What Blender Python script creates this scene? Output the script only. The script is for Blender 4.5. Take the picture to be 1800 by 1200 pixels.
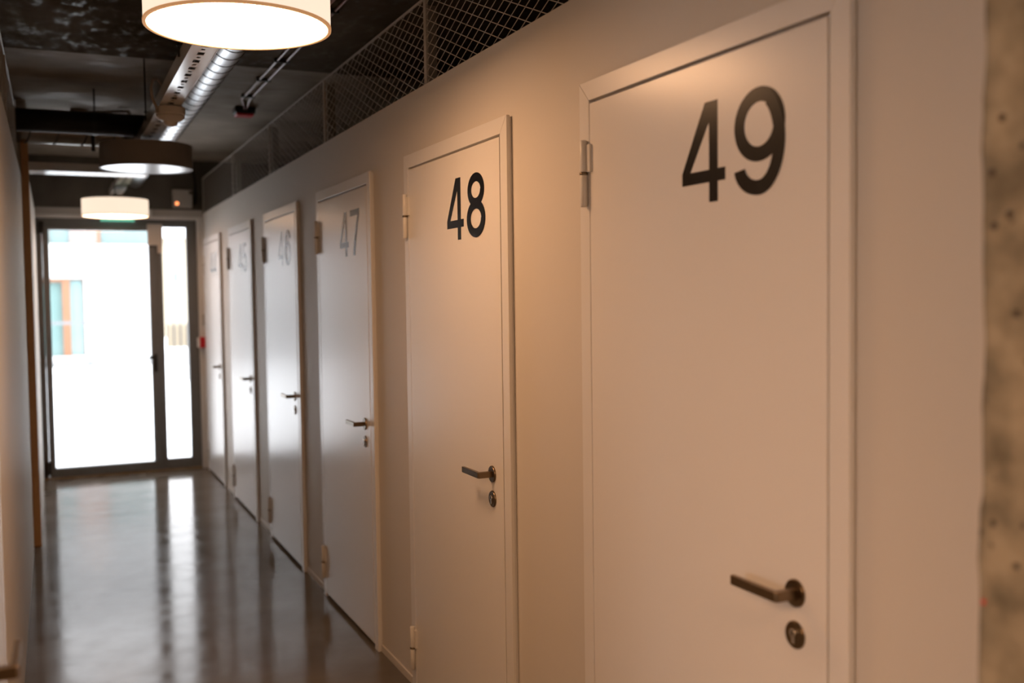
import bpy, bmesh, math, random
from mathutils import Vector, Matrix
random.seed(7)
PI = math.pi
scene = bpy.context.scene
COL = scene.collection
for o in list(bpy.data.objects):
    bpy.data.objects.remove(o, do_unlink=True)

# ------------------------------------------------------------------ camera
F_PX, YAW, PITCH, ROLL, EYE = 1771.3, 0.4273, 0.0462, 0.0130, 1.55
def ray(px, py):
    a, b = px - 900.0, py - 600.0
    c, s = math.cos(ROLL), math.sin(ROLL)
    X, Y = a*c - b*s, a*s + b*c
    r, u, d = X/F_PX, -Y/F_PX, 1.0
    c, s = math.cos(PITCH), math.sin(PITCH)
    d, u = d*c + u*s, u*c - d*s
    c, s = math.cos(YAW), math.sin(YAW)
    return Vector((r*c + d*s, -r*s + d*c, u))
fwd = ray(900, 600)
right = (ray(900 + F_PX, 600) - fwd).normalized()
up = -(ray(900, 600 + F_PX) - fwd).normalized()
cam_data = bpy.data.cameras.new('camera')
cam = bpy.data.objects.new('camera', cam_data); COL.objects.link(cam)
m = Matrix((right, up, -fwd.normalized())).transposed().to_4x4()
m.translation = Vector((0, 0, EYE))
cam.matrix_world = m
cam_data.sensor_width = 36.0
cam_data.lens = F_PX / 1800.0 * 36.0
cam_data.clip_start = 0.02
cam_data.clip_end = 300
cam_data.dof.use_dof = True
cam_data.dof.focus_distance = 3.15
cam_data.dof.aperture_fstop = 2.0
scene.camera = cam

# ------------------------------------------------------------------ sky, exposure
SKY = 6.4
world = bpy.data.worlds.new('overcast_sky'); scene.world = world
world.use_nodes = True
bg = world.node_tree.nodes['Background']
bg.inputs['Color'].default_value = (0.965, 0.968, 1.0, 1)
bg.inputs['Strength'].default_value = SKY
vs = scene.view_settings
vs.view_transform = 'Standard'; vs.look = 'None'; vs.gamma = 1.0; vs.exposure = 0.0
vs.use_curve_mapping = False
cy = scene.cycles
cy.max_bounces = 6; cy.diffuse_bounces = 3; cy.glossy_bounces = 3; cy.transparent_max_bounces = 12
cy.caustics_reflective = True; cy.caustics_refractive = False; cy.blur_glossy = 1.0
cy.use_adaptive_sampling = True; cy.adaptive_threshold = 0.012; cy.adaptive_min_samples = 32
cy.sample_clamp_indirect = 6.0

LAMP_COL = (1.0, 0.545, 0.275)
LAMP_L = 24.0          # radiance of a lit diffuser
SHADE_L = 1.0          # radiance of a lit fabric shade

# ------------------------------------------------------------------ materials
MATS = {}
def mat(name, color, rough=0.5, metal=0.0, spec=0.5, emit=None, estr=0.0, coat=0.0, coat_rough=0.05):
    mt = bpy.data.materials.new(name); mt.use_nodes = True
    b = mt.node_tree.nodes['Principled BSDF']
    b.inputs['Base Color'].default_value = (*color, 1)
    b.inputs['Roughness'].default_value = rough
    b.inputs['Metallic'].default_value = metal
    b.inputs['Specular IOR Level'].default_value = spec
    b.inputs['Coat Weight'].default_value = coat
    b.inputs['Coat Roughness'].default_value = coat_rough
    if emit:
        b.inputs['Emission Color'].default_value = (*emit, 1)
        b.inputs['Emission Strength'].default_value = estr
    MATS[name] = mt
    return mt
def nd(mt, kind, **kw):
    n = mt.node_tree.nodes.new(kind)
    for k, v in kw.items():
        if k in n.inputs: n.inputs[k].default_value = v
        else: setattr(n, k, v)
    return n
def lk(mt, a, b): mt.node_tree.links.new(a, b)
def coords(mt, scale=(1, 1, 1)):
    g = nd(mt, 'ShaderNodeNewGeometry')
    mp = nd(mt, 'ShaderNodeMapping'); mp.inputs['Scale'].default_value = scale
    lk(mt, g.outputs['Position'], mp.inputs['Vector'])
    return mp.outputs['Vector']
def noise_color(mt, c0, c1, scale, vscale=(1, 1, 1), lo=0.3, hi=0.7, detail=4):
    v = coords(mt, vscale)
    n = nd(mt, 'ShaderNodeTexNoise', Scale=scale, Detail=detail)
    lk(mt, v, n.inputs['Vector'])
    r = nd(mt, 'ShaderNodeValToRGB')
    r.color_ramp.elements[0].position = lo; r.color_ramp.elements[0].color = (*c0, 1)
    r.color_ramp.elements[1].position = hi; r.color_ramp.elements[1].color = (*c1, 1)
    lk(mt, n.outputs['Fac'], r.inputs['Fac'])
    lk(mt, r.outputs['Color'], mt.node_tree.nodes['Principled BSDF'].inputs['Base Color'])
    return n, r
def noise_bump(mt, scale, strength, dist, vscale=(1, 1, 1), detail=3):
    v = coords(mt, vscale)
    n = nd(mt, 'ShaderNodeTexNoise', Scale=scale, Detail=detail)
    lk(mt, v, n.inputs['Vector'])
    b = nd(mt, 'ShaderNodeBump', Strength=strength, Distance=dist)
    lk(mt, n.outputs['Fac'], b.inputs['Height'])
    lk(mt, b.outputs['Normal'], mt.node_tree.nodes['Principled BSDF'].inputs['Normal'])
    return b
def noise_rough(mt, scale, r0, r1, vscale=(1, 1, 1), lo=0.35, hi=0.65):
    v = coords(mt, vscale)
    n = nd(mt, 'ShaderNodeTexNoise', Scale=scale, Detail=3)
    lk(mt, v, n.inputs['Vector'])
    mr = nd(mt, 'ShaderNodeMapRange')
    mr.inputs['From Min'].default_value = lo; mr.inputs['From Max'].default_value = hi
    mr.inputs['To Min'].default_value = r0; mr.inputs['To Max'].default_value = r1
    lk(mt, n.outputs['Fac'], mr.inputs['Value'])
    lk(mt, mr.outputs['Result'], mt.node_tree.nodes['Principled BSDF'].inputs['Roughness'])

wallp = mat('wall_paint', (0.69, 0.65, 0.60), rough=0.55, spec=0.28)
doorp = mat('door_paint', (0.83, 0.81, 0.79), rough=0.27, spec=0.5)
framep = mat('frame_paint', (0.80, 0.785, 0.77), rough=0.3, spec=0.5)
hingep = mat('hinge_paint', (0.72, 0.70, 0.67), rough=0.3)
black = mat('black_vinyl', (0.006, 0.006, 0.007), rough=0.26, spec=0.2)
bronze = mat('satin_nickel', (0.22, 0.165, 0.11), rough=0.32, metal=1.0)
bright = mat('bright_steel', (0.75, 0.74, 0.72), rough=0.18, metal=1.0)
keyd = mat('keyway_dark', (0.01, 0.01, 0.01), rough=0.5)

floorm = mat('polished_concrete', (0.2, 0.19, 0.17), rough=0.12, spec=0.07)
noise_color(floorm, (0.125, 0.106, 0.085), (0.195, 0.170, 0.140), 2.2, detail=5)
noise_rough(floorm, 6.0, 0.105, 0.165)

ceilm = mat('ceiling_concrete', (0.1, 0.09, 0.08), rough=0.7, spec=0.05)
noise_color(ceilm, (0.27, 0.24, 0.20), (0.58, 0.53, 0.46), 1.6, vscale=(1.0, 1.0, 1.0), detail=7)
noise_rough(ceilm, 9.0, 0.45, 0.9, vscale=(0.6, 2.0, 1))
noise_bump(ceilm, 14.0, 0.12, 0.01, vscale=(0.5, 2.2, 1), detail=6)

ceild = mat('dark_ceiling_concrete', (0.07, 0.065, 0.055), rough=0.5, spec=0.025)
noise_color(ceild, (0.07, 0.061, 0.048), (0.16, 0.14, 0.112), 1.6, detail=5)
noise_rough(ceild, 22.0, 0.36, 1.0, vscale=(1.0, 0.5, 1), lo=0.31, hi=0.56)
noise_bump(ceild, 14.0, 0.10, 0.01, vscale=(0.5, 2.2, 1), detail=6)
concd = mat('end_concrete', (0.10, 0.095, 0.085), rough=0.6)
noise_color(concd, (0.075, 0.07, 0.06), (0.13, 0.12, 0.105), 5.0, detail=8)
conc = mat('raw_concrete', (0.3, 0.25, 0.2), rough=0.75)
def concrete_pits(mt):
    nt = mt.node_tree; b = nt.nodes['Principled BSDF']
    n, r = noise_color(mt, (0.15, 0.13, 0.088), (0.36, 0.31, 0.225), 14.0, detail=8, lo=0.36, hi=0.64)
    v = coords(mt, (1, 1, 1))
    w = nd(mt, 'ShaderNodeTexVoronoi', Scale=30.0, Randomness=1.0); lk(mt, v, w.inputs['Vector'])
    mr = nd(mt, 'ShaderNodeMapRange')
    mr.inputs['From Min'].default_value = 0.10; mr.inputs['From Max'].default_value = 0.20
    lk(mt, w.outputs['Distance'], mr.inputs['Value'])
    mx = nd(mt, 'ShaderNodeMixRGB'); mx.inputs['Color1'].default_value = (0.06, 0.05, 0.038, 1)
    lk(mt, mr.outputs['Result'], mx.inputs['Fac']); lk(mt, r.outputs['Color'], mx.inputs['Color2'])
    lk(mt, mx.outputs['Color'], b.inputs['Base Color'])
    bp = nd(mt, 'ShaderNodeBump', Strength=0.6, Distance=0.004)
    lk(mt, mr.outputs['Result'], bp.inputs['Height']); lk(mt, bp.outputs['Normal'], b.inputs['Normal'])
concrete_pits(conc)

alum = mat('dark_aluminium', (0.165, 0.17, 0.172), rough=0.38, spec=0.5)
gasket = mat('black_plastic', (0.012, 0.012, 0.012), rough=0.45)
lintelp = mat('lintel_plaster', (0.56, 0.53, 0.50), rough=0.6)
beige = mat('beige_plastic', (0.66, 0.60, 0.54), rough=0.4)
greyp = mat('grey_plastic', (0.45, 0.43, 0.40), rough=0.4)
whitep = mat('white_plastic', (0.75, 0.74, 0.72), rough=0.35)
redp = mat('red_plastic', (0.62, 0.012, 0.02), rough=0.35)
greenp = mat('green_acrylic', (0.05, 0.52, 0.36), rough=0.3, emit=(0.25, 0.9, 0.65), estr=0.5)
led = mat('orange_indicator', (0.8, 0.25, 0.08), rough=0.3, emit=(1.0, 0.30, 0.10), estr=2.2)

meshm = mat('mesh_paint', (0.50, 0.47, 0.43), rough=0.4)
galv = mat('galvanised_steel', (0.74, 0.77, 0.80), rough=0.35, metal=1.0)
noise_rough(galv, 14.0, 0.33, 0.40)
seam = mat('duct_seam', (0.012, 0.012, 0.013), rough=0.6)
trayp = mat('tray_paint', (0.76, 0.73, 0.70), rough=0.16, spec=0.5)
blackr = mat('black_rubber', (0.010, 0.010, 0.010), rough=0.6)
cablew = mat('cable_sheath', (0.40, 0.33, 0.26), rough=0.5)
pinkc = mat('pink_conduit', (0.42, 0.28, 0.30), rough=0.3)
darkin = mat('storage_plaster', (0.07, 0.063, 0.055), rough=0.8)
studm = mat('steel_stud', (0.30, 0.28, 0.25), rough=0.45)

fab_off = mat('shade_fabric', (0.30, 0.26, 0.22), rough=0.8)
fab_on = mat('lit_shade_fabric', (0.6, 0.55, 0.5), rough=0.8, emit=(1.0, 0.80, 0.62), estr=SHADE_L)
rim_on = mat('shade_rim', (0.42, 0.26, 0.13), rough=0.6, emit=(1.0, 0.50, 0.22), estr=0.40)
rim_off = mat('shade_rim_unlit', (0.30, 0.26, 0.22), rough=0.6)
dif_on = mat('lit_diffuser', (0.8, 0.8, 0.8), rough=0.3, emit=LAMP_COL, estr=LAMP_L)
dif_dim = mat('dim_lit_diffuser', (0.8, 0.8, 0.8), rough=0.3, emit=LAMP_COL, estr=LAMP_L*0.45)
dif_off = mat('white_diffuser', (0.72, 0.72, 0.72), rough=0.2, spec=0.6)

for k in ('shade_rim', 'green_acrylic', 'orange_indicator'): MATS[k].cycles.emission_sampling = 'NONE'
snow = mat('snow', (0.88, 0.90, 0.92), rough=0.8, spec=0.2); noise_bump(snow, 1.5, 0.5, 0.15, detail=6)
facade = mat('white_render', (0.50, 0.505, 0.51), rough=0.8)
yellowr = mat('cream_render', (0.37, 0.32, 0.24), rough=0.8)
tealg = mat('teal_window_glass', (0.15, 0.225, 0.23), rough=0.1)
wood = mat('orange_wood', (0.24, 0.115, 0.06), rough=0.5)
pinkr = mat('pink_render', (0.27, 0.215, 0.20), rough=0.8)
fencew = mat('pale_fence_board', (0.30, 0.25, 0.18), rough=0.7)
steelp = mat('railing_steel', (0.05, 0.05, 0.05), rough=0.5)
glassm = bpy.data.materials.new('clear_glass'); glassm.use_nodes = True
def make_glass(mt):
    nt = mt.node_tree
    nt.nodes.remove(nt.nodes['Principled BSDF'])
    out = nt.nodes['Material Output']
    tr = nd(mt, 'ShaderNodeBsdfTransparent', Color=(0.97, 0.976, 0.974, 1))
    gl = nd(mt, 'ShaderNodeBsdfGlossy', Roughness=0.02)
    fr = nd(mt, 'ShaderNodeFresnel', IOR=1.45)
    mx = nd(mt, 'ShaderNodeMixShader')
    lk(mt, fr.outputs['Fac'], mx.inputs['Fac']); lk(mt, tr.outputs['BSDF'], mx.inputs[1]); lk(mt, gl.outputs['BSDF'], mx.inputs[2])
    lk(mt, mx.outputs['Shader'], out.inputs['Surface'])
make_glass(glassm)

# ------------------------------------------------------------------ mesh helpers
def box(bm, x0, x1, y0, y1, z0, z1, bev=0.0, seg=2):
    vs_ = [bm.verts.new((x, y, z)) for x in (x0, x1) for y in (y0, y1) for z in (z0, z1)]
    f = [(0, 1, 3, 2), (4, 6, 7, 5), (0, 4, 5, 1), (2, 3, 7, 6), (0, 2, 6, 4), (1, 5, 7, 3)]
    fs = [bm.faces.new([vs_[i] for i in q]) for q in f]
    if bev > 0:
        es = list({e for fc in fs for e in fc.edges})
        bmesh.ops.bevel(bm, geom=es, offset=bev, segments=seg, profile=0.5, affect='EDGES')
    return bm
def prism(bm, pts, ax, a0, a1, bev=0.0):
    """pts: 2D polygon; ax: extrusion axis; other two axes in cyclic-free order (x: y,z  y: x,z  z: x,y)"""
    def P(p, a):
        return {'x': (a, p[0], p[1]), 'y': (p[0], a, p[1]), 'z': (p[0], p[1], a)}[ax]
    lo = [bm.verts.new(P(p, a0)) for p in pts]; hi = [bm.verts.new(P(p, a1)) for p in pts]
    n = len(pts)
    fs = [bm.faces.new(lo), bm.faces.new(hi[::-1])]
    for i in range(n):
        fs.append(bm.faces.new((lo[i], lo[(i+1) % n], hi[(i+1) % n], hi[i])))
    if bev > 0:
        es = list({e for fc in fs for e in fc.edges})
        bmesh.ops.bevel(bm, geom=es, offset=bev, segments=2, profile=0.5, affect='EDGES')
    return bm
def tube(bm, pts, r, seg=10, caps=True):
    pts = [Vector(p) for p in pts]
    rs = r if isinstance(r, (list, tuple)) else [r]*len(pts)
    rings = []; n0 = None
    for i, p in enumerate(pts):
        if i == 0: t = pts[1]-pts[0]
        elif i == len(pts)-1: t = pts[-1]-pts[-2]
        else: t = (pts[i+1]-p).normalized() + (p-pts[i-1]).normalized()
        t.normalize()
        if n0 is None:
            a = Vector((0, 0, 1)) if abs(t.z) < 0.9 else Vector((1, 0, 0))
            n0 = t.cross(a).normalized()
        else:
            n0 = (n0 - t*n0.dot(t)).normalized()
        b = t.cross(n0)
        rings.append([bm.verts.new(p + rs[i]*(math.cos(2*PI*k/seg)*n0 + math.sin(2*PI*k/seg)*b)) for k in range(seg)])
    for a, b in zip(rings, rings[1:]):
        for k in range(seg):
            f = bm.faces.new((a[k], a[(k+1) % seg], b[(k+1) % seg], b[k])); f.smooth = True
    if caps:
        bm.faces.new(rings[0][::-1]); bm.faces.new(rings[-1])
    return bm
def lathe(bm, prof, c, axis='z', seg=48, sharp=True):
    """prof: list of (radius, height along axis); c centre"""
    rings = []
    for r, h in prof:
        ring = []
        for k in range(seg):
            a = 2*PI*k/seg
            if axis == 'z': v = (c[0]+r*math.cos(a), c[1]+r*math.sin(a), c[2]+h)
            else: v = (c[0]+h, c[1]+r*math.cos(a), c[2]+r*math.sin(a))
            ring.append(bm.verts.new(v))
        rings.append(ring)
    for a, b in zip(rings, rings[1:]):
        for k in range(seg):
            f = bm.faces.new((a[k], a[(k+1) % seg], b[(k+1) % seg], b[k])); f.smooth = True
    for i in range(len(prof)):
        sharp = True
        if 0 < i < len(prof)-1:
            u = Vector((prof[i][0]-prof[i-1][0], prof[i][1]-prof[i-1][1])); w = Vector((prof[i+1][0]-prof[i][0], prof[i+1][1]-prof[i][1]))
            sharp = u.length < 1e-9 or w.length < 1e-9 or u.angle(w) > math.radians(38)
        if sharp:
            for k in range(seg):
                e = bm.edges.get((rings[i][k], rings[i][(k+1) % seg]))
                if e: e.smooth = False
    return rings
def cap(bm, ring): bm.faces.new(ring)
def nb(): return bmesh.new()
def link(name, bm, mt, parent=None, recalc=True):
    if recalc: bmesh.ops.recalc_face_normals(bm, faces=bm.faces[:])
    me = bpy.data.meshes.new(name); bm.to_mesh(me); bm.free()
    me.materials.append(mt)
    o = bpy.data.objects.new(name, me); COL.objects.link(o)
    if parent: o.parent = parent
    return o
def tag(o, label, cat, group=None, kind=None):
    o['label'] = label; o['category'] = cat
    if group: o['group'] = group
    if kind: o['kind'] = kind
    return o
def thing(name, loc, label, cat, group=None, kind=None):
    o = bpy.data.objects.new(name, None); COL.objects.link(o); o.location = loc
    o.empty_display_size = 0.1
    return tag(o, label, cat, group, kind)
def struct(name, bm, mt, label, cat='wall'):
    return tag(link(name, bm, mt), label, cat, kind='structure')
def shift(bm, loc):
    bmesh.ops.translate(bm, verts=bm.verts[:], vec=-Vector(loc)); return bm

# ------------------------------------------------------------------ key dimensions
FACE = 1.25            # casing face of the right-hand doors
WR = 1.27              # right wall surface
WL = -0.150            # left wall surface
YE = 9.575             # inner face of the end wall
ZC = 2.80              # ceiling
ZW = 2.325             # top of the corridor walls
Y0, PER, OW, ZT = 1.340, 1.4268, 0.9687, 2.088
DOOR_Y = [Y0 + k*PER for k in range(6)]
LEFT_DOOR_Y = 1.56
XO_R, XO_L, YB = 3.4, -2.4, -2.1

# ------------------------------------------------------------------ room shell
b = nb(); box(b, XO_L, XO_R, YB, YE+0.02, -0.15, 0.0)
struct('floor', b, floorm, 'glossy grey polished concrete corridor floor', 'floor')
YS = 5.6  # ceiling colour changes here: darker near slab, lighter far slab
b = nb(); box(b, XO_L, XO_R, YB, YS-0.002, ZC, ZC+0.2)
struct('ceiling', b, ceild, 'near dark concrete ceiling slab over the corridor', 'ceiling')
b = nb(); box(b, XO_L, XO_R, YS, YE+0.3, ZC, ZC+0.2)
struct('ceiling_far', b, ceilm, 'far lighter concrete ceiling slab towards the glazed door', 'ceiling')

# right wall with an opening for each door
b = nb()
edges = [YB]
for y in DOOR_Y: edges += [y+0.02, y+OW-0.02]
edges.append(YE)
for i in range(0, len(edges), 2): box(b, WR, WR+0.09, edges[i], edges[i+1], 0.0, ZT-0.02)
box(b, WR, WR+0.09, YB, YE, ZT-0.02, ZW)
struct('wall_right', b, wallp, 'off-white painted wall with the row of numbered storage doors')
b = nb()
box(b, WR-0.006, WR, edges[-2]+0.02, YE, 0, 0.03)
for i in range(2, len(edges)-2, 2):
    if edges[i+1]-0.02-edges[i]-0.02 > 0.02: box(b, WR-0.006, WR, edges[i]+0.021, edges[i+1]-0.021, 0, 0.03)
box(b, WR-0.006, WR, 0.9, edges[1]-0.021, 0, 0.03)
struct('baseboard_right', b, wallp, 'low painted skirting strip along the right wall', 'baseboard')
# left wall, with one door near the camera and a thicker section at the far end
YJ = 7.0
YLOB = 1.42      # the left wall ends here: an added, unseen lobby lets in fill light
b = nb()
box(b, WL-0.09, WL, YLOB, LEFT_DOOR_Y+0.02, 0, ZT-0.02)
box(b, WL-0.09, WL, LEFT_DOOR_Y+OW-0.02, YJ, 0, ZT-0.02)
box(b, WL-0.09, WL, YLOB, YJ, ZT-0.02, ZW)
struct('wall_left', b, wallp, 'off-white painted wall close to the left edge of the picture')
b = nb(); box(b, WL-0.09, WL+0.040, YJ, YE, 0, ZW)
box(b, WL-0.02, WL+0.040, YJ, YJ+0.05, ZW, ZC)
struct('wall_left_end', b, wallp, 'thicker left wall section with a post, by the glazed end door')
b = nb(); box(b, WL, WL+0.043, YJ-0.014, YJ-0.0005, 0, ZC-0.08, bev=0.001)
struct('trim_3', b, mat('warm_lit_strip', (0.66, 0.37, 0.16), rough=0.5), 'narrow strip on the left wall post, coloured as if warmly lit', 'trim')  # warm light on the white wall edge is put into this strip's colour
# end wall around the glazed door
EX0, EX1, EZ = -0.110, 1.218, 2.266
b = nb()
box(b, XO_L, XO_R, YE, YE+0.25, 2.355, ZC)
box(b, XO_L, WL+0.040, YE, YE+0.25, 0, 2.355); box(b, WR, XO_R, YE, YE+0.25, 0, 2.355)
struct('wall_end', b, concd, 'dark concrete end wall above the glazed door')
b = nb()
box(b, WL+0.040, WR, YE-0.01, YE+0.25, EZ+0.028, 2.355)
struct('trim_1', b, lintelp, 'grey plastered lintel above the glazed end door', 'trim')
b = nb()
box(b, WL+0.040, EX0, YE-0.03, YE+0.25, 0, EZ+0.028, bev=0.003); box(b, EX1, WR, YE-0.03, YE+0.25, 0, EZ+0.028, bev=0.003)
box(b, EX0, EX1, YE-0.03, YE+0.25, EZ, EZ+0.028, bev=0.003)
struct('trim_2', b, framep, 'white reveal lining round the glazed end door', 'trim')
# outer shell of the storage rooms behind the mesh
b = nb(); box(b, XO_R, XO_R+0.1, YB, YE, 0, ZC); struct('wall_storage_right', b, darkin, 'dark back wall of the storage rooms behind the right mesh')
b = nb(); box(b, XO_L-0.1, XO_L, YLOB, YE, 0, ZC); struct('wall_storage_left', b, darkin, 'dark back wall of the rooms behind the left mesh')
b = nb(); box(b, -3.0, WL-0.09, YLOB, YLOB+0.08, 0, ZC); box(b, WL-0.09, WL, YLOB, YLOB+0.08, ZW, ZC); struct('wall_added_lobby', b, wallp, 'painted wall of the added, unseen lobby behind the viewer')
XB = -3.0  # whole lobby is added, out of view, to brighten the near doors
LW0, LW1, LZ0, LZ1 = -0.8, 0.4, 0.9, 2.0
b = nb(); box(b, XB-0.1, XB, YB, LW0, 0, ZC); box(b, XB-0.1, XB, LW1, YLOB+0.08, 0, ZC); box(b, XB-0.1, XB, LW0, LW1, 0, LZ0); box(b, XB-0.1, XB, LW0, LW1, LZ1, ZC)
struct('wall_added_lobby_left', b, wallp, 'outer wall of the added lobby with its fill window, behind the viewer')
b = nb(); box(b, XB, XO_R, YB-0.1, YB, 0, ZC); struct('wall_back', b, concd, 'unseen dark back wall of the added lobby, behind the viewer')  # kept dark so less light bounces onto camera-facing door casings
b = nb(); box(b, XB, XO_L, YB, YLOB+0.08, -0.15, 0.0); struct('floor_added_lobby', b, floorm, 'polished floor of the added lobby behind the viewer', 'floor')
b = nb(); box(b, XB, XO_L, YB, YLOB+0.08, ZC, ZC+0.2); struct('ceiling_added_lobby', b, ceild, 'concrete ceiling of the added lobby behind the viewer', 'ceiling')
wn = thing('window_added_1', (XB, (LW0+LW1)/2, LZ0), 'added daylight fill window in the unseen lobby behind the viewer', 'window', None, 'structure')  # added window, out of view, gives daylight fill on the near door
def wpart(name, mt, q):
    bm = nb(); box(bm, *q); return link(name, shift(bm, wn.location), mt, wn)
for q in ((LW0, LW0+0.06, LZ0, LZ1), (LW1-0.06, LW1, LZ0, LZ1), (LW0+0.06, LW1-0.06, LZ0, LZ0+0.06), (LW0+0.06, LW1-0.06, LZ1-0.06, LZ1)):
    wpart('window_frame', alum, (XB-0.08, XB-0.02, *q))
wpart('glass_pane', glassm, (XB-0.055, XB-0.045, LW0+0.06, LW1-0.06, LZ0+0.06, LZ1-0.06))
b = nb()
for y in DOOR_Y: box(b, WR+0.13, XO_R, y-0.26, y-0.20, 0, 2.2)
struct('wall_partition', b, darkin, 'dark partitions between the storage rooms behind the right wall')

# concrete column at the right edge
CX, CY = 1.055, 0.905
b = nb()
ny, nz = 26, 130
def colv(j, k):
    y = CY - 1.3*(j/ny)**1.8; z = ZC*k/nz
    return y, z
rng = random.Random(3)
grid = []
for k in range(nz+1):
    row = []
    for j in range(ny+1):
        y, z = colv(j, k)
        edge = max(0.0, 1 - j/2.0)
        wob = 0.0025*math.sin(z*11+1.3) + 0.002*math.sin(z*37) + rng.uniform(-0.0015, 0.0015)
        row.append(b.verts.new((CX + edge*0.006 + rng.uniform(0, 0.0008), y + edge*wob, z)))
    grid.append(row)
for k in range(nz):
    for j in range(ny):
        f = b.faces.new((grid[k][j], grid[k][j+1], grid[k+1][j+1], grid[k+1][j])); f.smooth = True
back = [[b.verts.new((WR, CY, ZC*k/nz)), ] for k in range(nz+1)]
for k in range(nz):
    f = b.faces.new((grid[k][0], grid[k+1][0], back[k+1][0], back[k][0])); f.smooth = True
colo = struct('wall_column', b, conc, 'rough raw concrete column with small pits at the right edge', 'column')

b = nb(); r = lathe(b, [(0.0035, 0.0), (0.003, -0.0012)], (CX+0.0012, 0.8960, 1.1558), 'x', 14); cap(b, r[-1])
o = link('paint_spot', b, redp, colo); o['label'] = 'small red paint spot'
# ------------------------------------------------------------------ numerals
DW, DH = 0.153, 0.207
SV, SH = 0.205, 0.138
def ell(cx, cy, rx, ry, a0, a1, n=36):
    return [(cx+rx*math.cos(math.radians(a0+(a1-a0)*i/n)), cy+ry*math.sin(math.radians(a0+(a1-a0)*i/n))) for i in range(n+1)]
def stroke(cx, cy, rx, ry, a0, a1, n=36):
    o = ell(cx, cy, rx, ry, a0, a1, n); i = ell(cx, cy, rx-SV, ry-SH, a0, a1, n)
    return [[o[k], o[k+1], i[k+1], i[k]] for k in range(n)]
def rot(polys): return [[(1-u, 1-v) for u, v in p] for p in polys]
D = {}
D['4'] = [[(.64, 0), (.835, 0), (.835, 1), (.64, 1)], [(.0, .20), (.64, .20), (.64, .325), (.0, .325)], [(.835, .20), (1, .20), (1, .325), (.835, .325)],
          [(0, .325), (.20, .325), (.64, .80), (.64, 1), (.545, 1)]]
D['9'] = stroke(.5, .655, .5, .345, 0, 360, 56) + stroke(.5, .5, .5, .5, 62, -90, 44) + stroke(.5, .28, .49, .28, -90, -172, 24)
D['6'] = rot(D['9'])
D['8'] = stroke(.5, .735, .455, .265, 0, 360, 52) + stroke(.5, .29, .5, .29, 0, 360, 56)
D['7'] = [[(0, .865), (1, .865), (1, 1), (0, 1)]]
c_o = [(1-.62*math.sin(t*1.25)*.83, .865-.865*t) for t in [i/16 for i in range(17)]]
D['7'] += [[(a[0]-.215, a[1]), a, b_, (b_[0]-.215, b_[1])] for a, b_ in zip(c_o, c_o[1:])]
D['5'] = [[(.17, .87), (.93, .87), (.93, 1), (.17, 1)], [(.05, .44), (.24, .46), (.335, .87), (.17, .9)]] + stroke(.48, .335, .50, .335, 138, -168, 50)
def digit_mesh(ch):
    bm = nb(); t0 = 0.0005
    for p in D[ch]:
        pts = [(-u*DW, v*DH) for u, v in p]; t = t0 + 0.00002*D[ch].index(p)
        try: prism(bm, pts, 'x', -t, 0)
        except ValueError: pass
    bmesh.ops.recalc_face_normals(bm, faces=bm.faces[:])
    me = bpy.data.meshes.new('numeral_'+ch); bm.to_mesh(me); bm.free(); me.materials.append(black)
    return me
DM = {c: digit_mesh(c) for c in '456789'}

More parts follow.
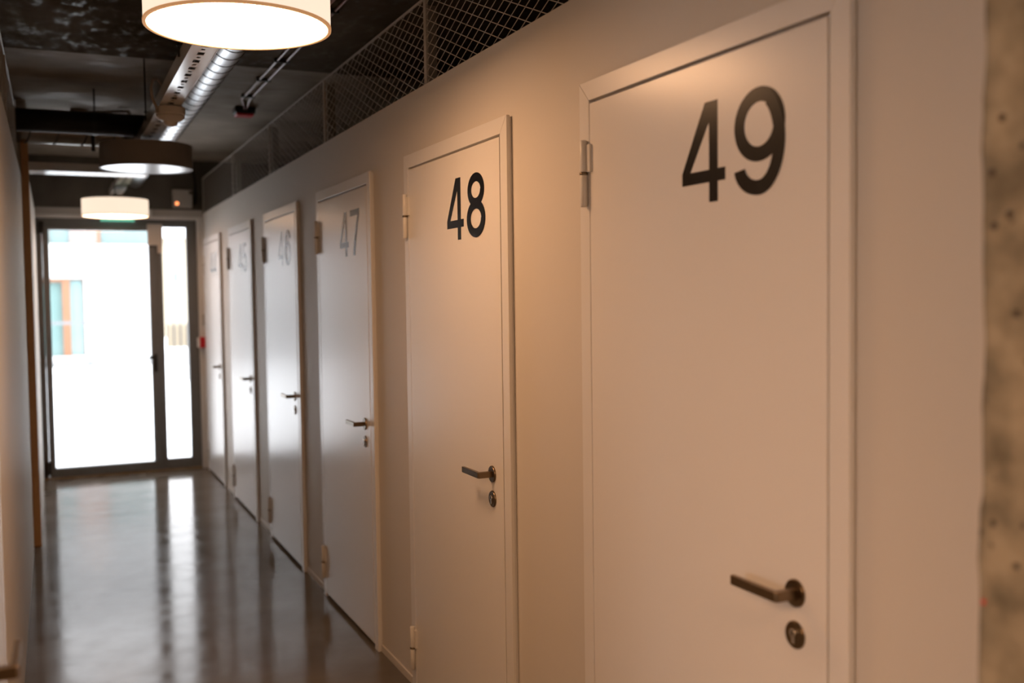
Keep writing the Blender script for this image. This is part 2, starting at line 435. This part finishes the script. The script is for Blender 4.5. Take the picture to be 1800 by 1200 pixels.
# ------------------------------------------------------------------ doors (local: x into the wall, y away from camera, z up)
FR = 0.050
def door_meshes(s):
    out = []
    def add(name, bm, mt, loc=(0, 0, 0), par=None):
        if s < 0: bmesh.ops.scale(bm, vec=(-1, 1, 1), verts=bm.verts[:])
        bmesh.ops.recalc_face_normals(bm, faces=bm.faces[:])
        me = bpy.data.meshes.new(name); bm.to_mesh(me); bm.free(); me.materials.append(mt)
        out.append((name, me, par))
        return len(out)-1
    zi = ZT-FR; g = 0.0004
    for nm, pts, lin in (('frame_jamb', [(0, 0), (FR, 0), (FR, zi-g), (0, ZT-g)], (0.0205, FR, 0, zi)),
                         ('frame_jamb', [(OW, 0), (OW-FR, 0), (OW-FR, zi-g), (OW, ZT-g)], (OW-FR, OW-0.0205, 0, zi)),
                         ('frame_head', [(g, ZT), (OW-g, ZT), (OW-FR-g, zi), (FR+g, zi)], (0.0205, OW-0.0205, zi, ZT-0.0205))):
        bm = nb(); prism(bm, pts, 'x', 0, 0.012, bev=0.0016)
        if nm == 'frame_head': box(bm, 0.012, 0.0195, 0.005, OW-0.005, zi+0.002, ZT-0.005)
        elif pts[0][0] == 0: box(bm, 0.012, 0.0195, 0.005, FR-0.002, 0, zi+0.002)
        else: box(bm, 0.012, 0.0195, OW-FR+0.002, OW-0.005, 0, zi+0.002)
        box(bm, 0.0195, 0.10, *lin)
        add(nm, bm, framep)
    bm = nb(); box(bm, -0.0005, 0.044, FR+0.0045, OW-FR-0.0045, 0.020, zi-0.008, bev=0.0012); leaf = add('leaf', bm, doorp)
    # rebate stop behind the leaf
    bm = nb(); box(bm, 0.05, 0.065, FR, FR+0.02, 0.0, zi); box(bm, 0.05, 0.065, OW-FR-0.02, OW-FR, 0, zi); box(bm, 0.05, 0.065, FR, OW-FR, zi-0.02, zi)
    add('rebate', bm, framep)
    # hinges
    for z0, z1 in ((1.771, 1.939), (0.094, 0.264)):
        hy, hx = OW-FR+0.010, -0.0105; zm = (z0+z1)/2
        bm = nb()
        lathe_pts = lambda a, c: [(hx, hy, a), (hx, hy, a+0.003), (hx, hy, c-0.003), (hx, hy, c)]
        tube(bm, lathe_pts(zm+0.003, z1), [0.0085, 0.0098, 0.0098, 0.0075], 18)
        box(bm, -0.008, 0.0040, hy-0.026, hy, zm+0.003, z1-0.012, bev=0.001)
        h = add('hinge', bm, hingep)
        bm = nb(); tube(bm, lathe_pts(z0, zm-0.003), [0.0075, 0.0098, 0.0098, 0.0085], 18)
        box(bm, -0.004, 0.0005, hy-0.003, hy+0.018, z0+0.01, zm-0.003, bev=0.0008)
        add('hinge_knuckle', bm, hingep, par=h)
        bm = nb(); tube(bm, [(hx, hy, zm-0.0031), (hx, hy, zm+0.0031)], 0.0106, 16); add('hinge_washer', bm, bronze, par=h)
    # handle
    hy, hz = 0.137, 0.986
    bm = nb()
    r = lathe(bm, [(0.0265, 0.004), (0.0265, -0.004), (0.0250, -0.006), (0.012, -0.006)], (0, hy, hz), 'x', 40); cap(bm, r[-1])
    ro = add('handle_rosette', bm, bronze)
    bm = nb()
    L = 0.128; hx = -0.053
    prism(bm, [(-0.004, hy-0.0095), (-0.004, hy+0.0045), (hx+0.008, hy+0.0045), (hx+0.008, hy+L), (hx-0.002, hy+L), (hx-0.002, hy-0.004), (hx+0.002, hy-0.0095)], 'z', hz-0.0095, hz+0.0095, bev=0.0012)
    add('handle_lever', bm, bronze, par=ro)
    cz = 0.907
    bm = nb()
    r = lathe(bm, [(0.0262, 0.004), (0.0262, -0.003), (0.0245, -0.0052), (0.004, -0.0052)], (0, hy, cz), 'x', 40); cap(bm, r[-1])
    es = add('lock_escutcheon', bm, bronze)
    bm = nb(); tube(bm, [(-0.005, hy, cz+0.004), (-0.0095, hy, cz+0.004)], 0.0085, 20)
    box(bm, -0.0085, -0.005, hy-0.005, hy+0.005, cz-0.017, cz+0.002, bev=0.001)
    add('lock_cylinder', bm, bright, par=es)
    bm = nb(); box(bm, -0.0101, -0.0094, hy-0.0012, hy+0.0012, cz, cz+0.009); add('keyway', bm, keyd, par=es)
    return out
RM = door_meshes(1)
def place_door(name, X, y, meshes, label, digits=None):
    root = thing(name, (X, y, 0), label, 'door', None, 'structure')
    objs = []
    for nm, me, par in meshes:
        o = bpy.data.objects.new(nm, me); COL.objects.link(o); o.parent = root if par is None else objs[par]
        objs.append(o)
    if digits:
        lf = next(o for o in objs if o.name.startswith('leaf'))
        for i, ch in enumerate(digits):
            d = bpy.data.objects.new('numeral', DM[ch]); COL.objects.link(d); d.parent = lf
            d.location = (-0.0005, 0.503 - i*0.184, 1.737)
            d['label'] = 'black numeral %s' % ch
    return root
WORDS = {49: 'nearest', 48: 'second nearest', 47: 'third', 46: 'fourth', 45: 'fifth', 44: 'farthest'}
for k, y in enumerate(DOOR_Y):
    n = 49-k
    place_door('door_%d' % (k+1), FACE, y, RM, 'white painted storage door numbered %d, %s in the row' % (n, WORDS[n]), str(n))
place_door('door_7', WL+0.032, LEFT_DOOR_Y, [t for t in door_meshes(-1)], 'white storage door in the left wall, its lever at the bottom left corner')

# ------------------------------------------------------------------ glazed end door
gy = YE+0.03
gd = thing('door_8', (0.4, gy, 0), 'dark grey aluminium glazed end door with narrow sidelight', 'door', None, 'structure')
def gpart(name, mt, boxes, par=None, bev=0.003):
    bm = nb()
    for q in boxes: box(bm, *q, bev=bev)
    shift(bm, gd.location)
    return link(name, bm, mt, par or gd)
y0, y1 = gy, gy+0.07
XM0, XM1 = 0.842, 0.918
gpart('frame_jamb', alum, [(EX0, EX0+0.045, y0, y1, 0, EZ)])
gpart('frame_jamb', alum, [(1.128, EX1, y0, y1, 0, EZ)])
gpart('frame_head', alum, [(EX0+0.045, 1.128, y0, y1, 2.20, EZ)])
gpart('mullion', alum, [(XM0+0.016, XM1, y0, y1, 0.0, 2.20)])
gpart('sidelight_sill', alum, [(XM1, 1.128, y0, y1, 0, 0.098)])
lf = gpart('leaf_stile', alum, [(EX0+0.047, -0.012, y0-0.014, y1-0.01, 0.012, 2.198)])
gpart('leaf_stile', alum, [(0.802, XM0+0.014, y0-0.014, y1-0.01, 0.012, 2.198)])
gpart('leaf_top_rail', alum, [(-0.012, 0.802, y0-0.014, y1-0.01, 2.163, 2.198)])
gpart('leaf_bottom_rail', alum, [(-0.012, 0.802, y0-0.014, y1-0.01, 0.012, 0.088)])
gpart('glass_pane', glassm, [(-0.012, 0.802, y0+0.024, y0+0.034, 0.088, 2.163)], bev=0)
gpart('glass_pane', glassm, [(XM1, 1.128, y0+0.024, y0+0.034, 0.098, 2.20)], bev=0)
gpart('hinge', gasket, [(EX0+0.02, EX0+0.062, y0-0.03, y0-0.0, 2.13, 2.235)])
gpart('hinge', gasket, [(EX0+0.02, EX0+0.062, y0-0.03, y0-0.0, 0.035, 0.15)])
hb = gpart('handle_plate', gasket, [(0.818, 0.848, y0-0.024, y0-0.014, 0.90, 1.06)])
gpart('handle_lever', gasket, [(0.825, 0.843, y0-0.065, y0-0.022, 1.02, 1.045), (0.775, 0.843, y0-0.072, y0-0.058, 1.02, 1.045)], par=hb)
gpart('threshold', mat('brass_threshold', (0.40, 0.28, 0.16), rough=0.3, metal=0.9), [(EX0, EX1, y0-0.02, y0+0.09, -0.002, 0.010)], bev=0.001)
dc = thing('door_closer', (0.86, y0-0.03, 2.07), 'beige door operator box at the top of the glazed door', 'door closer')
bm = nb(); box(bm, 0.79, 0.918, y0-0.07, y0-0.015, 2.035, 2.225, bev=0.006); link('housing', shift(bm, dc.location), beige, dc)
bm = nb(); box(bm, 0.875, 0.915, y0-0.055, y0-0.015, 1.965, 2.04, bev=0.005); link('lock_bolt', shift(bm, dc.location), beige, dc)

# exit sign above the door, largely behind the last lamp
es = thing('exit_sign', (0.55, YE-0.05, 2.30), 'white exit sign box with a green panel, behind the farthest lamp', 'sign')
bm = nb(); box(bm, 0.40, 0.832, YE-0.09, YE-0.012, 2.298, 2.35, bev=0.006); link('housing', shift(bm, es.location), whitep, es)
bm = nb(); box(bm, 0.405, 0.685, YE-0.055, YE-0.045, 2.238, 2.30, bev=0.002); link('panel', shift(bm, es.location), greenp, es)

# grey box with the orange indicator
jb = thing('junction_box', (1.095, YE, 2.45), 'grey wall box with a glowing orange light above the glazed door', 'box')
bm = nb(); box(bm, 1.012, 1.18, YE-0.075, YE-0.001, 2.372, 2.535, bev=0.006); link('housing', shift(bm, jb.location), greyp, jb)
bm = nb(); box(bm, 1.150, 1.181, YE-0.0775, YE-0.073, 2.49, 2.52); link('vent', shift(bm, jb.location), concd, jb)
bm = nb(); tube(bm, [(1.045, YE-0.076, 2.407), (1.045, YE-0.082, 2.407)], [0.016, 0.010], 20); link('indicator_light', shift(bm, jb.location), led, jb)
bm = nb(); tube(bm, [(1.185, YE-0.03, 2.40), (1.205, YE-0.03, 2.42), (1.212, YE-0.03, 2.50), (1.208, YE-0.03, 2.62), (1.19, YE-0.03, 2.74), (1.185, YE-0.03, ZC)], 0.010, 10)
tag(link('cable', bm, blackr), 'black cable running up beside the grey wall box', 'cable')
# red call point on the right wall by the end door
cp = thing('call_point', (WR, 9.46, 1.15), 'small red fire alarm call point by the glazed end door', 'alarm')
bm = nb(); box(bm, WR-0.062, WR-0.001, 9.47, 9.54, 1.105, 1.205, bev=0.005); link('housing', shift(bm, cp.location), redp, cp)
bm = nb(); box(bm, WR-0.080, WR-0.061, 9.474, 9.536, 1.11, 1.20, bev=0.003); link('press_plate', shift(bm, cp.location), whitep, cp)
sw = thing('wall_switch', (WR, 9.46, 1.36), 'grey switch on the wall above the red call point', 'switch')
bm = nb(); box(bm, WR-0.03, WR-0.001, 9.49, 9.55, 1.31, 1.41, bev=0.004); link('plate', shift(bm, sw.location), greyp, sw)
bm = nb(); box(bm, WR-0.036, WR-0.028, 9.505, 9.535, 1.33, 1.39, bev=0.002); link('rocker', shift(bm, sw.location), whitep, sw)

# ------------------------------------------------------------------ expanded metal mesh panels
def strand_mesh(y0, y1, z0, z1, x):
    """flat diamond strands clipped to the rectangle"""
    bm = nb(); LW, SW = 0.1015, 0.0405; w = 0.0014; tk = 0.0014
    sl = SW/LW
    def seg(ya, za, yb, zb):
        d = Vector((0, yb-ya, zb-za)); d.normalize(); n = Vector((0, -d.z, d.y))*w
        for sx in (0,):
            a, c = Vector((x, ya, za)), Vector((x, yb, zb))
            q = []
            for p in (a, c):
                for o in ((-tk, 1), (tk, 1), (tk, -1), (-tk, -1)):
                    q.append(bm.verts.new(p + Vector((o[0]*0.5, 0, 0)) + n*o[1]))
            for k in range(4):
                bm.faces.new((q[k], q[(k+1) % 4], q[4+(k+1) % 4], q[4+k]))
    for sgn in (1, -1):
        c = sgn*sl
        # lines z = z0 + c*(y - yk)
        lo = -int((z1-z0)/SW)-3
        k = lo
        y_first = y0 - (z1-z0)/sl - LW
        yk = math.floor(y_first/LW)*LW
        while yk < y1 + (z1-z0)/sl + LW:
            # param interval in y where z in range
            ya, yb = (yk, yk+(z1-z0)/sl) if sgn > 0 else (yk-(z1-z0)/sl, yk)
            ya, yb = max(ya, y0), min(yb, y1)
            if yb-ya > 0.004:
                # break at every node so strands stay short
                n = max(1, int((yb-ya)/0.4))
                for i in range(n):
                    p, q = ya+(yb-ya)*i/n, ya+(yb-ya)*(i+1)/n
                    seg(p, z0+c*(p-yk), q, z0+c*(q-yk))
            yk += LW
    return bm
def mesh_panel(y0, y1, x, s, label, group, holes=()):
    z0, z1 = ZW, 2.648
    root = thing('mesh_panel', (x, (y0+y1)/2, z0), label, 'mesh panel', group)
    bm = strand_mesh(y0+0.004, y1-0.004, z0+0.002, z1-0.003, x); o = link('wire_mesh', shift(bm, root.location), meshm, root, recalc=True); o['kind'] = 'stuff'
    bm = nb(); box(bm, x-0.004, x+0.004, y0+0.001, y1-0.001, z1-0.008, z1, bev=0.001); link('top_bar', shift(bm, root.location), meshm, root)
    bm = nb(); box(bm, x-0.004, x+0.004, y0+0.001, y1-0.001, z0+0.0005, z0+0.006); link('bottom_bar', shift(bm, root.location), meshm, root)
    for yy in (y0+0.001, y1-0.013):
        bm = nb(); box(bm, x-0.005*1, x+0.005, yy, yy+0.012, z0+0.0005, z1, bev=0.001); link('side_bar', shift(bm, root.location), meshm, root)
    # stud behind the joint
    if s < 0: return
    bm = nb(); xs = x + s*0.06
    box(bm, xs-0.02, xs+0.02, y1+0.10, y1+0.13, z0-0.02, z1); link('stud', shift(bm, root.location), studm, root)
J = [0.62, 2.09, 3.545, 5.06, 6.48, 7.90, YE-0.002]
PL = ['pale expanded metal panel at the top right above the nearest door', 'nearest pale expanded metal panel, at the top edge above the wall right of door 48',
      'second nearest expanded metal panel on the right wall, left of its thick joint bar', 'third expanded metal panel along the right wall, middle of the row',
      'fourth expanded metal panel along the right wall, last but one before the end wall', 'farthest expanded metal panel on the right wall, touching the dark end wall']
for i in range(1, 6): mesh_panel(J[i], J[i+1], WR+0.012, 1, PL[i], 'mesh panels above the right wall')
mesh_panel(3.2, 5.06, WL-0.012, -1, 'nearer expanded metal panel above the left wall', 'mesh panels above the left wall')
mesh_panel(5.06, 6.40, WL-0.012, -1, 'farther expanded metal panel above the left wall, beside the black pipe', 'mesh panels above the left wall')

# ------------------------------------------------------------------ ceiling services
# main perforated cable tray
TX0, TX1, TZ = 0.485, 0.580, 2.462
tr = thing('cable_tray', (0.53, 4.0, TZ), 'pale perforated cable tray running along the corridor ceiling', 'cable tray')
bm = nb()
xc = (TX0+TX1)/2; TY0, TY1 = -1.5, YE-0.02
SW2 = 0.013
box(bm, TX0, xc-SW2, TY0, TY1, TZ, TZ+0.0015); box(bm, xc+SW2, TX1, TY0, TY1, TZ, TZ+0.0015)
y = TY0
while y < TY1-0.14:
    box(bm, xc-SW2, xc+SW2, y, y+0.024, TZ, TZ+0.0015)
    # short slot is narrower
    box(bm, xc-SW2, xc-0.007, y+0.024, y+0.050, TZ, TZ+0.0015); box(bm, xc+0.007, xc+SW2, y+0.024, y+0.050, TZ, TZ+0.0015)
    box(bm, xc-SW2, xc+SW2, y+0.050, y+0.080, TZ, TZ+0.0015)
    y += 0.130
link('perforated_base', shift(bm, tr.location), trayp, tr)
for xa, xb in ((TX0-0.0015, TX0), (TX1, TX1+0.0015)):
    bm = nb(); box(bm, xa, xb, TY0, TY1, TZ-0.004, TZ+0.06); link('side_wall', shift(bm, tr.location), trayp, tr)
for yy in (1.2, 2.6, 4.1, 5.6, 7.3, 8.6):
    bm = nb(); tube(bm, [(TX0-0.012, yy, TZ+0.02), (TX0-0.012, yy, ZC-0.001)], 0.004, 8)
    box(bm, TX0-0.02, TX1+0.012, yy-0.012, yy+0.012, TZ+0.060, TZ+0.064); link('hanger_rod', shift(bm, tr.location), blackr, tr)
for i in (0, 1):
    bm = nb(); pts = []
    for j in range(40):
        pts.append((xc-0.011+0.022*i + 0.0015*math.sin(j*1.3+i), TY0+(TY1-TY0)*j/39, TZ+0.0145+0.002*math.sin(j*2.1+i)))
    tube(bm, pts, 0.009, 8)
    tag(link('cable', bm, blackr), ['left', 'right'][i]+' black cable lying in the perforated cable tray', 'cable', 'cables in the tray')

# spiral duct
shaded_galv = mat('shaded_galvanised_steel', (0.30, 0.29, 0.27), rough=0.22, metal=1.0)  # galvanised steel darkened: reflected dim surroundings are put into the colour
def spiral_duct(name, p0, p1, r, pitch, label, seamr=0.0035, mt=None):
    p0, p1 = Vector(p0), Vector(p1); ax = (p1-p0); L = ax.length; ax.normalize()
    a = Vector((0, 0, 1)); n = ax.cross(a).normalized(); bb = n.cross(ax)
    root = thing(name, p0, label, 'duct')
    bm = nb(); N = max(2, int(L/0.2)); tube(bm, [p0+ax*L*i/N for i in range(N+1)], r, 40)
    link('pipe', shift(bm, p0), mt or galv, root)
    bm = nb(); pts = []
    turns = int(L/pitch)
    for i in range(turns*28+1):
        t = i/28.0; a_ = 2*PI*t
        pts.append(p0 + ax*(pitch*t) + (r-0.0002)*(math.cos(a_)*n + math.sin(a_)*bb))
    tube(bm, pts, seamr, 6); o = link('seam', shift(bm, p0), seam, root)
    return root
spiral_duct('spiral_duct', (0.70, -1.5, 2.625), (0.70, YE-0.001, 2.625), 0.08, 0.137, 'galvanised spiral duct running along the corridor ceiling', 0.0030)
spiral_duct('spiral_duct', (-1.2, 6.95, 2.612), (0.60, 6.95, 2.612), 0.085, 0.16, 'spiral duct branch crossing the ceiling behind the black pipe', 0.0045, shaded_galv)
bp = thing('insulated_pipe', (0.2, 6.5, 2.595), 'thick black insulated pipe crossing the ceiling to the left wall', 'pipe')
bm = nb(); tube(bm, [(-1.2, 6.5, 2.595), (0.2, 6.5, 2.595), (0.615, 6.5, 2.595)], 0.066, 28); link('insulation', shift(bm, bp.location), blackr, bp)
bm = nb(); r = lathe(bm, [(0.066, -0.012), (0.0695, -0.012), (0.0695, 0.012), (0.066, 0.012)], (0.262, 6.5, 2.595), 'x', 28); link('clamp', shift(bm, bp.location), gasket, bp)
bm = nb(); tube(bm, [(0.262, 6.5, 2.66), (0.262, 6.5, ZC-0.001)], 0.005, 8); link('hanger_rod', shift(bm, bp.location), gasket, bp)
bm = nb(); box(bm, 0.250, 0.274, 6.80, 6.81, 2.47, 2.66); box(bm, 0.250, 0.274, 6.57, 6.81, 2.655, 2.665)
link('hanger_strap', shift(bm, bp.location), gasket, bp)

# cross tray (brown front face, glossy underside)
ct = thing('cross_tray', (0.2, 7.1, 2.37), 'shallow pale tray crossing from the left wall post to the cable tray', 'cable tray')
bm = nb(); box(bm, WL+0.041, 0.60, 7.055, 7.26, 2.372, 2.3745); link('base', shift(bm, ct.location), trayp, ct)
for ya in (7.052, 7.26):
    bm = nb(); box(bm, WL+0.041, 0.60, ya, ya+0.003, 2.372, 2.425); link('side_wall', shift(bm, ct.location), trayp, ct)
bm = nb(); tube(bm, [(0.44, 7.15, 2.42), (0.44, 7.15, ZC-0.001)], 0.005, 8); link('hanger_rod', shift(bm, ct.location), studm, ct)

# motion detector under the tray
md = thing('motion_detector', (0.537, 5.05, TZ), 'round pale motion detector hanging under the cable tray', 'detector')
bm = nb(); r = lathe(bm, [(0.062, -0.001), (0.068, -0.004), (0.068, -0.034), (0.064, -0.038)], (0.537, 5.05, TZ-0.004), 'z', 40); cap(bm, r[0]); cap(bm, r[-1]); link('base', shift(bm, md.location), beige, md)
bm = nb(); r = lathe(bm, [(0.064, -0.038), (0.066, -0.046), (0.055, -0.060), (0.034, -0.070)], (0.537, 5.05, TZ-0.004), 'z', 40); cap(bm, r[0]); cap(bm, r[-1]); link('cover', shift(bm, md.location), beige, md)
bm = nb(); r = lathe(bm, [(0.034, -0.070), (0.030, -0.082), (0.018, -0.090), (0.004, -0.093)], (0.537, 5.05, TZ-0.004), 'z', 32); cap(bm, r[0]); cap(bm, r[-1]); link('lens', shift(bm, md.location), beige, md)
bm = nb(); tube(bm, [(0.478, 5.03, 2.44), (0.455, 5.00, 2.48), (0.447, 4.98, 2.53), (0.455, 4.97, 2.565), (0.475, 4.98, 2.572), (0.50, 5.0, 2.545), (0.51, 5.02, 2.50)], 0.006, 8)
tag(link('cable', bm, cablew), 'tan cable looping up from the motion detector over the tray', 'cable')

# ceiling sensor and conduit on the left
sd = thing('smoke_detector', (0.20, 7.25, ZC), 'round ceiling smoke detector with white face, above the black pipe', 'detector')
bm = nb(); r = lathe(bm, [(0.055, 0.0), (0.055, -0.035), (0.052, -0.04)], (0.20, 7.25, ZC-0.001), 'z', 32); cap(bm, r[0]); cap(bm, r[-1]); link('base', shift(bm, sd.location), mat('tan_plastic', (0.36, 0.24, 0.14), rough=0.4), sd)
bm = nb(); r = lathe(bm, [(0.05, -0.04), (0.048, -0.05), (0.03, -0.058)], (0.22, 7.28, ZC-0.001), 'z', 32); cap(bm, r[0]); cap(bm, r[-1]); link('cover', shift(bm, sd.location), whitep, sd)
bm = nb(); tube(bm, [(0.25, 7.22, ZC-0.02), (0.36, 7.16, ZC-0.018), (0.45, 7.12, ZC-0.018), (0.49, 7.08, ZC-0.024), (0.505, 7.06, ZC-0.06), (0.51, 7.05, ZC-0.20)], 0.011, 10)
tag(link('conduit', bm, mat('tan_conduit', (0.20, 0.13, 0.08), rough=0.4)), 'tan conduit leading from the smoke detector to the tray', 'conduit')

# black sounder with two pink conduits
sx, sy = 1.185, 6.80
sn = thing('alarm_sounder', (sx, sy, ZC), 'black ceiling sounder with a red underside beside the spiral duct', 'alarm')
bm = nb(); box(bm, sx-0.065, sx+0.065, sy-0.06, sy+0.06, ZC-0.045, ZC-0.001, bev=0.006); link('housing', shift(bm, sn.location), gasket, sn)
bm = nb(); box(bm, sx-0.055, sx+0.055, sy-0.05, sy+0.05, ZC-0.058, ZC-0.044, bev=0.004); link('red_lens', shift(bm, sn.location), redp, sn)
for i, dx in enumerate((-0.026, 0.022)):
    bm = nb(); tube(bm, [(sx+0.3*dx, sy-0.05, ZC-0.022), (sx-0.01+0.5*dx, sy-0.14, ZC-0.014), (sx-0.045+dx, sy-0.34, ZC-0.011), (1.135+dx, 5.0, ZC-0.011), (1.130+dx, 1.0, ZC-0.011)], 0.0065, 8)
    c = tag(link('conduit', bm, pinkc), ['left pink conduit', 'right pink conduit'][i]+' along the ceiling to the black sounder', 'conduit', 'pink ceiling conduits')
for yy, od in ((6.35, 'first'), (5.85, 'second'), (5.35, 'third'), (4.85, 'fourth'), (4.35, 'fifth'), (3.85, 'sixth')):
    bm = nb(); box(bm, 1.092, 1.172, yy-0.012, yy+0.012, ZC-0.020, ZC-0.001, bev=0.002)
    tag(link('conduit_clip', bm, gasket), 'small black clip on the pink conduits, %s from the sounder' % od, 'clip', 'clips on the pink conduits')

# ------------------------------------------------------------------ pendant drum lamps
def pendant(x, y, zb, lit, label, dim=False):
    R, H = 0.252, 0.132
    SG = 72 if y > 1.5 and x > 0.3 else 32
    root = thing('pendant_lamp', (x, y, zb), label, 'lamp', 'drum pendant lamps along the corridor')
    loc = root.location
    bm = nb(); r = lathe(bm, [(R-0.004, H), (R, H), (R, 0.003), (R-0.004, 0.003), (R-0.004, H)], (x, y, zb), 'z', SG)
    link('shade', shift(bm, loc), fab_on if lit else fab_off, root)
    bm = nb(); lathe(bm, [(R-0.0075, 0.006), (R+0.0016, 0.006), (R+0.0016, -0.0015), (R-0.0075, -0.0015), (R-0.0075, 0.006)], (x, y, zb), 'z', SG)
    link('rim', shift(bm, loc), rim_on if lit else rim_off, root)
    bm = nb(); r = lathe(bm, [(R-0.008, 0.004), (R-0.008, 0.001), (0.16, 0.0004), (0.06, 0.0)], (x, y, zb), 'z', SG); cap(bm, r[-1])
    link('diffuser', shift(bm, loc), (dif_dim if dim else dif_on) if lit else dif_off, root)
    bm = nb(); r = lathe(bm, [(R-0.003, H-0.003), (R-0.003, H+0.001)], (x, y, zb), 'z', SG); cap(bm, r[0]); cap(bm, r[-1])
    link('top_plate', shift(bm, loc), whitep if not lit else fab_off, root)
    bm = nb(); tube(bm, [(x, y, zb+H), (x, y, (TZ-0.003) if x > 0.3 else ZC-0.001)], 0.006, 8); r = lathe(bm, [(0.03, H+0.001), (0.026, H+0.010), (0.006, H+0.012)], (x, y, zb), 'z', 24); cap(bm, r[-1])
    link('stem', shift(bm, loc), gasket, root)
LX = 0.515
for lx, ly, ll in ((-0.75, 0.45, 'added fill lamp in the unseen lobby, beside the viewer'), (-0.75, -1.1, 'added fill lamp in the unseen lobby, behind the viewer near the corridor'), (-2.0, 0.45, 'added fill lamp in the unseen lobby, nearest its window'), (-1.4, 1.0, 'added fill lamp in the unseen lobby, by the wall end'), (-2.0, -1.1, 'added fill lamp in the far corner of the unseen lobby')):
    pendant(lx, ly, 2.30, True, ll)  # lobby lamps added out of view for warm fill on the near wall
pendant(LX, -0.20, 2.30, True, 'lit drum pendant lamp overhead behind the viewer')
pendant(0.497, 2.90, 2.303, True, 'large lit white drum pendant lamp at the top of the picture')
pendant(0.517, 6.15, 2.296, False, 'unlit brownish drum pendant lamp with a pale underside, second from the camera')
pendant(0.487, 8.75, 2.224, True, 'small lit drum pendant lamp in front of the end wall', dim=True)

# ------------------------------------------------------------------ outside
b = nb(); box(b, -40, 60, YE+0.26, 90, -0.30, -0.03); tag(link('snow_ground', b, snow), 'snow covered ground outside the glazed door', 'snow', kind='structure')
b = nb(); box(b, -40, XB-0.12, -40, 9.6, -0.30, -0.03); tag(link('snow_ground', b, snow), 'snow covered ground outside the added lobby window', 'snow', kind='structure')
b = nb(); box(b, -20, 1.95, 22.6, 24.0, -0.03, 0.10, bev=0.04); tag(link('snow_kerb', b, snow), 'low snow covered step in front of the white building', 'snow', kind='structure')
FY = 26.0
bl = thing('building', (-4, FY, 0), 'white rendered building across the snowy yard', 'building')
def bpart(root, name, mt, boxes, par=None):
    bm = nb()
    for q in boxes: box(bm, *q)
    return link(name, shift(bm, root.location), mt, par or root)
WX0, WX1, WZ0, WZ1 = -0.30, 0.70, 0.24, 2.07
bpart(bl, 'wall', facade, [(-14, WX0, FY, FY+6, -0.1, 2.88), (WX1, 2.2, FY, FY+6, -0.1, 2.88), (WX0, WX1, FY, FY+6, -0.1, WZ0), (WX0, WX1, FY, FY+6, WZ1, 2.88), (WX0, WX1, FY+0.3, FY+6, WZ0, WZ1)])
bpart(bl, 'upper_wall', pinkr, [(0.42, 1.02, FY+0.02, FY+6, 2.88, 3.9), (-14, -0.1, FY+0.02, FY+6, 2.88, 3.9)])
bpart(bl, 'ledge', facade, [(-14, 2.2, FY-0.08, FY+0.02, 2.80, 2.88)])
bpart(bl, 'roof', facade, [(-14, 2.2, FY, FY+6, 3.9, 6.2)])
for xa, xb in ((-0.1, 0.42), (1.02, 2.2)):
    w = bpart(bl, 'window', wood, [(xa, xa+0.07, FY+0.03, FY+0.1, 2.88, 3.9)])
    bpart(bl, 'pane', tealg, [(xa+0.07, xb, FY+0.12, FY+0.16, 2.88, 3.9)], w)
w = bpart(bl, 'window', wood, [(0.22, 0.39, FY+0.06, FY+0.2, WZ0, WZ1), (WX0, 0.22, FY+0.06, FY+0.2, WZ1-0.08, WZ1), (WX1-0.03, WX1, FY+0.10, FY+0.2, WZ0, WZ1), (0.39, WX1-0.03, FY+0.1, FY+0.2, WZ1-0.03, WZ1)])
bpart(bl, 'pane', mat('dark_teal_glass', (0.17, 0.27, 0.265), rough=0.1), [(WX0, 0.22, FY+0.22, FY+0.25, WZ0, WZ1-0.08)], w)
bpart(bl, 'pane', mat('light_teal_glass', (0.30, 0.46, 0.48), rough=0.1), [(0.39, WX1-0.03, FY+0.22, FY+0.25, WZ0, WZ1-0.03)], w)
bpart(bl, 'plinth', mat('grey_plinth', (0.24, 0.25, 0.25), rough=0.8), [(-14, 2.2, FY-0.03, FY, -0.1, 0.10)])
# railing in front of that window
rl = thing('railing', (0, 24.4, 0), 'low steel railing with pale panels in front of the white building', 'railing')
bpart(rl, 'top_rail', mat('pale_steel', (0.16, 0.17, 0.18), rough=0.5), [(-6, 1.6, 24.40, 24.45, 1.02, 1.09)])
for i in range(9):
    xa = -6+i*0.84
    bpart(rl, 'post', MATS['pale_steel'], [(xa, xa+0.04, 24.40, 24.45, -0.03, 1.02)])
# cream building and fence seen through the sidelight
cb = thing('building', (4, 44, 0), 'cream rendered house with a snowy roof beyond the fence', 'building')
bpart(cb, 'wall', yellowr, [(4.2, 14, 44, 50, -0.1, 4.1)])
bpart(cb, 'roof', snow, [(3.9, 14.4, 43.6, 50.4, 4.1, 5.3)])
w = bpart(cb, 'window', facade, [(4.55, 4.85, 43.94, 44.0, 2.2, 2.7)])
bpart(cb, 'pane', tealg, [(4.59, 4.81, 43.92, 43.95, 2.25, 2.65)], w)
fn = thing('fence', (2.4, 20.5, 0), 'pale board fence with dark posts seen through the sidelight', 'fence')
for i in range(14):
    xa = 2.02+i*0.125
    bpart(fn, 'board', fencew, [(xa, xa+0.105, 20.5, 20.53, 0.62, 1.06)])
for i in range(8):
    xa = 1.99+i*0.125; yy = 20.44
    bpart(fn, 'post', steelp, [(xa, xa+0.022, yy, yy+0.03, -0.03, 1.10)])
